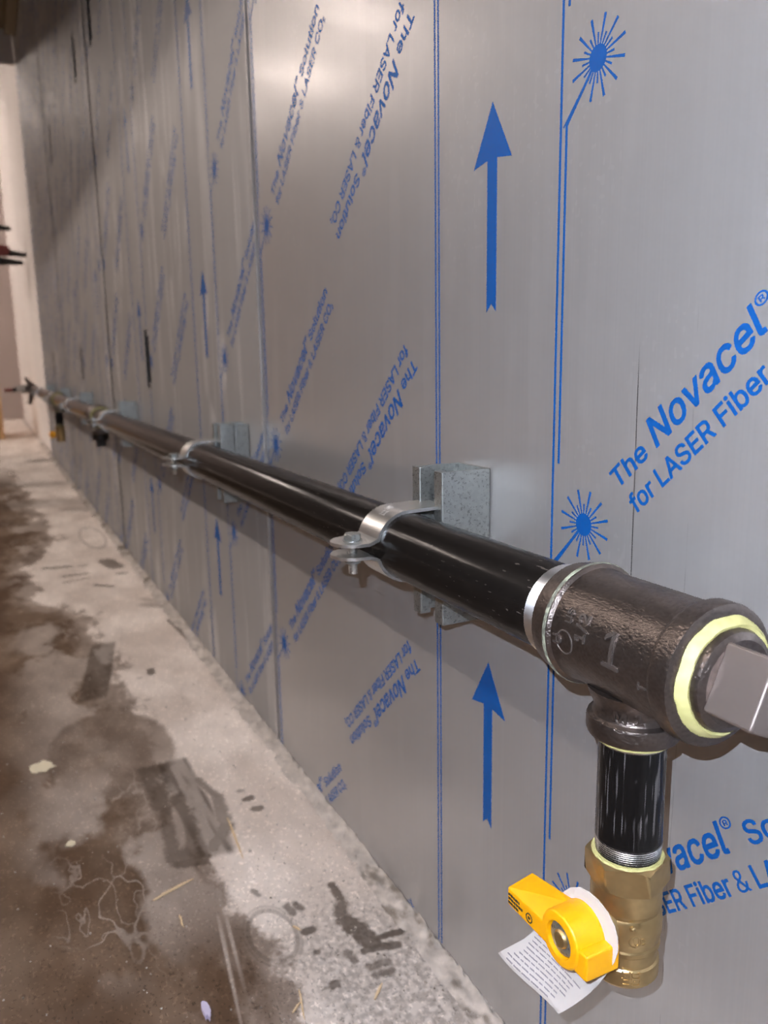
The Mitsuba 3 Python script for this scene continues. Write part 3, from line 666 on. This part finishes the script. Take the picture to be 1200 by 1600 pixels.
def handle_mesh():
    zc = -.2525; r = 0.0128
    hub = solid(lathe([(.0058, -.0385), (.0112, -.0385), (.0122, -.0381), (r, -.0370), (r + .0004, -.0195), (.0058, -.0195)], 'x', (0, 0, zc), 64))
    lev = m3.Manifold.batch_hull([m3.Manifold.sphere(.0010, 12).translate((x, y, zc + z)) for x, y, z in
          [(-.0372, .004, .0004), (-.0372, .004, -.0075), (-.0372, .0380, .0004), (-.0372, .0380, -.0070), (-.0240, .0050, .0090), (-.0240, .005, -.0070), (-.0245, .0375, .0036), (-.0245, .0375, -.0060)]])
    wing = rbox(-.0376, -.0190, -.0175, -.006, zc - .0090, zc + .0035, .0012)
    cut = m3.Manifold.cube((.006, .012, .008), True).translate((-.0205, .0035, zc + .0135))
    bore = solid(lathe([(.001, -.05), (.0084, -.05), (.0082, -.0320), (.001, -.0320)], 'x', (0, 0, zc), 40))
    return tm(hub + lev + wing - bore - cut)
VH = ply(handle_mesh(), 'mat_yellow', smooth=35)
STEM_N = ply(cat_(lathe([(.0040, -.0368), (.0074, -.0368), (.0079, -.0360), (.0079, -.0315), (.0040, -.0315)], 'x', (0, 0, -.2525), 32)), 'mat_galv', smooth=30)
stem = cat_(lathe([(0, -.0384), (.0034, -.0382), (.0042, -.0372), (.0042, -.0310), (0, -.0310)], 'x', (0, 0, -.2525), 28), bx(-.0390, -.0376, -.0008, .0008, -.2556, -.2494))
STEM = ply(stem, 'mat_brass', smooth=30)
# lettering on the lever face
def face_text(txt, hgt, y, z, rot, xface):
    m = meshkit.text_mesh(txt, hgt, .0002, True); v = m.vertices; c, s = math.cos(rot), math.sin(rot)
    u, w = v[:, 0] * c - v[:, 1] * s, v[:, 0] * s + v[:, 1] * c
    q = trimesh.Trimesh(np.stack([xface - v[:, 2], y - u, z + w], 1), m.faces, process=False)
    if q.volume < 0: q.invert()
    return q
xf, zc_h = -.0383, -.2525
def face_bar(y, z, L, hh): return bx(xf - .0002, xf + .0001, y - L, y, z, z + hh)
rb_ = random.Random(9); bars = []
for row, (ya_, n_) in enumerate([(.0378, 5), (.0378, 6), (.0378, 4)]):
    y_ = ya_
    for q in range(n_): L_ = rb_.uniform(.0009, .0021); bars.append(face_bar(y_, zc_h - .0022 - .0021 * row, L_, .0011)); y_ -= L_ + .0005
ringm = trimesh.creation.annulus(.0019, .0024, .0003); ringm = remap(ringm, [[0, 0, 1], [1, 0, 0], [0, 1, 0]]); ringm.apply_translation([xf, .0215, zc_h - .0040])
HT = ply(cat_(*bars, ringm, face_bar(.0223, zc_h - .0046, .0016, .0012)), 'mat_black_ink')
for y, n1, n2 in ((Y_T[0], 'short black pipe nipple between the near tee and brass valve', 'brass ball valve with yellow handle and paper tag, nearest the camera'), (Y_T[2], 'small far nipple above the far valve', 'small far ball valve with dull yellow handle, hanging off the far tee')):
    W = T().translate([AX, y, 0])
    k = thing('pipe_nipple', n1, 'pipe nipple', 'nipples under the tees')
    obj('nipple_body', NIP, None, k, to_world=W); obj('thread', NTH, None, k, to_world=W, label='bright cut thread')
    k = thing('ball_valve', n2, 'ball valve', 'ball valves under the pipe')
    obj('valve_body', VB, None, k, to_world=W, label='brass hexagon body'); obj('cast_lettering', VT, None, k, to_world=W)
    hd = obj('handle', VH, None, k, to_world=W, label='yellow plastic lever handle'); obj('lettering', HT, None, hd, to_world=W, label='small black lettering')
    obj('stem', STEM, None, k, to_world=W); obj('stem_nut', STEM_N, None, k, to_world=W, label='grey nut round the stem')
    obj('joint_sealant', dope_ring(.0135, .0156, -.2218, -.2196, 'z', (AX, y, 0), seed=11), 'mat_dope', k, smooth=40, label='pale yellow thread sealant')

# paper tag behind the handle
P = [(.301, -.3047), (.2845, -.2860), (.2690, -.2640), (.2630, -.2520), (.2591, -.2440), (.2545, -.2388), (.2480, -.2345), (.2420, -.2330), (.2359, -.2331), (.2300, -.2350), (.2257, -.2385), (.2235, -.2430), (.2230, -.2490), (.2250, -.2560), (.2283, -.2630), (.2330, -.2725), (.2385, -.2820), (.2460, -.2930), (.2545, -.3042)]
tagp = Polygon(P).buffer(.001, 6).buffer(-.001).difference(Point(.2435, -.2525).buffer(.0088, 24))
tp = remap(extrude(tagp, .0003).subdivide_to_size(.004), WALLM)
def curl(m):
    v = m.vertices.copy(); d = np.clip((-.262 - v[:, 2]) / .04, 0, 1); v[:, 0] += -.0835 - .006 * d ** 2 + .0015 * np.sin((v[:, 1] - .24) * 90) * d; m.vertices = v; return m
k = thing('paper_tag', 'white paper tag hanging behind the yellow valve handle', 'paper tag')
obj('tag_sheet', curl(tp), 'mat_paper', k, smooth=40)
rr = random.Random(5); lines = []
d1 = np.array([.0465, 0.0]) / .0465
for row in range(13):
    z = -.3018 + row * .0026
    y0, y1 = .2955 - row * .0022, .2590 - row * .0022
    if row > 7: y1 = y0 - .018
    y = y0 - rr.uniform(0, .004)
    while y > y1 + .004:
        L = rr.uniform(.002, .006); L = min(L, y - y1)
        lines.append(sbox(y - L, z, y, z + .0007)); y -= L + .0009
    
ink = unary_union(lines).intersection(tagp.buffer(-.0015))
im = remap(extrude(ink, .0001).subdivide_to_size(.004), WALLM); im = curl(im); im.vertices[:, 0] -= .00032
obj('small_print', im, 'mat_paper_ink', k, label='rows of small grey print')

# ------------------------------------------------------------------ end of the run: elbow, union, red tail
ye = 4.99
k = thing('end_fitting', 'dark cross fitting at the far end of the pipe', 'pipe fitting')
obj('cross_body', cat_(lathe([(0, -.03), (.027, -.03), (.029, -.02), (.026, -.012), (.026, .03), (.029, .034), (.029, .045), (0, .045)], 'y', (AX, ye, AZ), 32), lathe([(0, -.052), (.024, -.052), (.024, -.034), (.021, -.03), (.021, 0), (0, 0)], 'x', (AX, ye + .01, AZ), 32)), 'mat_iron', k, smooth=30)
lug = m3.Manifold.batch_hull([m3.Manifold.sphere(.016, 12).translate((AX - .005, ye - .03, AZ + .02)), m3.Manifold.sphere(.008, 12).translate((AX - .030, ye - .03, AZ + .058))])
lug2 = m3.Manifold.batch_hull([m3.Manifold.sphere(.018, 12).translate((AX - .005, ye - .03, AZ - .02)), m3.Manifold.sphere(.010, 12).translate((AX - .018, ye - .03, AZ - .078))])
obj('wing_lug', tm(lug), 'mat_iron', k, smooth=40); obj('wing_lug', tm(lug2), 'mat_iron', k, smooth=40)
k = thing('hose_tail', 'thin dark tail with a dull red tip sticking out of the far end fitting', 'hose tail')
obj('tail', lathe([(0, -.105), (.010, -.105), (.014, -.052), (0, -.052)], 'x', (AX, ye + .01, AZ - .004), 24), 'mat_pipe', k, smooth=30)
obj('tip', lathe([(0, -.145), (.010, -.143), (.012, -.104), (0, -.104)], 'x', (AX, ye + .01, AZ - .004), 24), 'mat_red', k, smooth=30, label='dull red tip')
tg = tm(rbox(AX - .082, AX - .036, ye - .024, ye - .017, AZ - .012, AZ + .022, .002)); obj('paper_tag', tg, 'mat_paper', label='small white tag on the far end fitting', cat='paper tag', smooth=30)

# red valve on the white wall
k = thing('red_valve', 'blurred dark red valve with dark prongs on the white wall at left edge', 'valve')
yv, zv = 5.6, 0.71
obj('valve_body', lathe([(0, -.34), (.045, -.34), (.050, -.22), (.036, -.15), (.030, -.09), (0, -.075)], 'x', (0, yv, zv), 28), 'mat_red', k, smooth=40, label='dark red body')
for z0, z1, x0, x1 in ((.150, .130, -.34, -.075), (-.004, -.022, -.20, .004), (-.062, -.070, -.18, -.022)):
    r_ = m3.Manifold.batch_hull([m3.Manifold.sphere(.028, 12).translate((x0, yv, zv + z0)), m3.Manifold.sphere(.013, 12).translate((x1, yv, zv + z1))])
    obj('prong', tm(r_), 'mat_pipe', k, smooth=40)
obj('spindle', tm(m3.Manifold.batch_hull([m3.Manifold.sphere(.016, 12).translate((-.30, yv, zv - .09)), m3.Manifold.sphere(.016, 12).translate((-.30, yv, zv + .16))])), 'mat_red', k, smooth=40)

# plywood crate at the left edge
k = thing('wooden_crate', 'light wooden crate on the floor at the left edge of the picture', 'crate')
cx1, cy0 = -0.212, 6.15
for q in range(4):
    z0 = ZF + .002 + q * .105
    obj('slat', bx(cx1 - .7, cx1 - .012, cy0, cy0 + .014, z0, z0 + .095), 'mat_wood', k)
    obj('side_slat', bx(cx1 - .012, cx1, cy0, cy0 + .5, z0, z0 + .095), 'mat_wood', k)
obj('corner_post', bx(cx1 - .05, cx1 - .0125, cy0 + .0145, cy0 + .05, ZF + .002, ZF + .42), 'mat_wood', k)
obj('back_board', bx(cx1 - .7, cx1 - .0125, cy0 + .486, cy0 + .5, ZF + .002, ZF + .42), 'mat_wood', k)

# ------------------------------------------------------------------ litter on the slab
def splinter(a, b, w, seed):
    r = random.Random(seed); a, b = np.array(a), np.array(b); d = (b - a); L = np.linalg.norm(d); d /= L; q = np.array([-d[1], d[0]])
    V = []
    for t, k in ((0, .5), (.3, 1), (.7, .9), (1, .25)):
        c = a + d * L * t + q * r.uniform(-.0006, .0006); h = .0016 * (0.5 + k * .5)
        for s, z in ((-1, .0002), (1, .0002), (.7, h), (-.7, h)): V.append([*(c + q * s * w * k), ZF + z + .0004])
    F = [[0, 1, 2], [0, 2, 3], [12, 14, 13], [12, 15, 14]]
    for i in range(3):
        for j in range(4):
            u = 4 * i + j; n_ = 4 * i + (j + 1) % 4; F += [[u, u + 4, n_ + 4], [u, n_ + 4, n_]]
    m = trimesh.Trimesh(V, F, process=False)
    if m.volume < 0: m.invert()
    return m
SPL = [((-.109, .793), (-.114, .715), .0012, 'slim wood splinter beside the damp block mark'), ((-.208, .692), (-.167, .706), .0016, 'longest pale wood splinter, lying crosswise below the damp block'), ((-.191, .660), (-.190, .642), .0010, 'short splinter below the crosswise one'),
       ((-.124, .527), (-.131, .497), .0008, 'thin straw near the bottom edge'), ((-.137, .508), (-.128, .515), .0008, 'tiny straw crossing the thin straw at the bottom edge'), ((-.075, .490), (-.062, .502), .0012, 'splinter under the wet shoe marks near the wall'), ((-.104, .598), (-.099, .590), .0009, 'tiny splinter beside the heel ring')]
for i, (a, b, w, nm) in enumerate(SPL): obj('wood_splinter', splinter(a, b, w, i), 'mat_straw', label=nm, cat='splinter', group='wood splinters on the slab')
def flake(cx, cy, rx, ry, seed, h=.0012):
    r = random.Random(seed); n = 14
    P_ = [(cx + rx * math.cos(a) * r.uniform(.6, 1.1), cy + ry * math.sin(a) * r.uniform(.6, 1.1)) for a in np.linspace(0, 2 * math.pi, n, endpoint=False)]
    m = extrude(Polygon(P_), h); m.apply_translation([0, 0, ZF + .0003]); return m
obj('plaster_flake', flake(-.284, 1.015, .016, .018, 3), 'mat_cream', label='cream splash of dried plaster on the wet slab', cat='plaster flake')
obj('plaster_flake', flake(-.268, .825, .006, .006, 4), 'mat_cream', label='tiny cream chip below the plaster splash', cat='plaster flake')
obj('plastic_scrap', flake(-.196, .540, .0042, .010, 8, .004), 'mat_lilac', label='pale lilac scrap at the bottom edge', cat='scrap')
gr = []
for i in range(900):
    y = 0.40 + rng.random() ** 1.6 * 0.9; x = -rng.random() ** (1.6 if i % 3 else .8) * (0.36 if i % 3 == 0 else 0.11) - .002
    s = rng.uniform(.0004, .0013) * (1.5 if rng.random() < .06 else 1)
    m = trimesh.creation.icosphere(0, s); m.vertices *= np.array([rng.uniform(.7, 1.3), rng.uniform(.7, 1.3), rng.uniform(.5, 1)]); m.apply_translation([x, y, ZF + s * .4]); gr.append(m)
obj('floor_grit', cat_(*gr), 'mat_mortar', label='loose grit and crumbs scattered along the wall foot', cat='grit', kind='stuff')
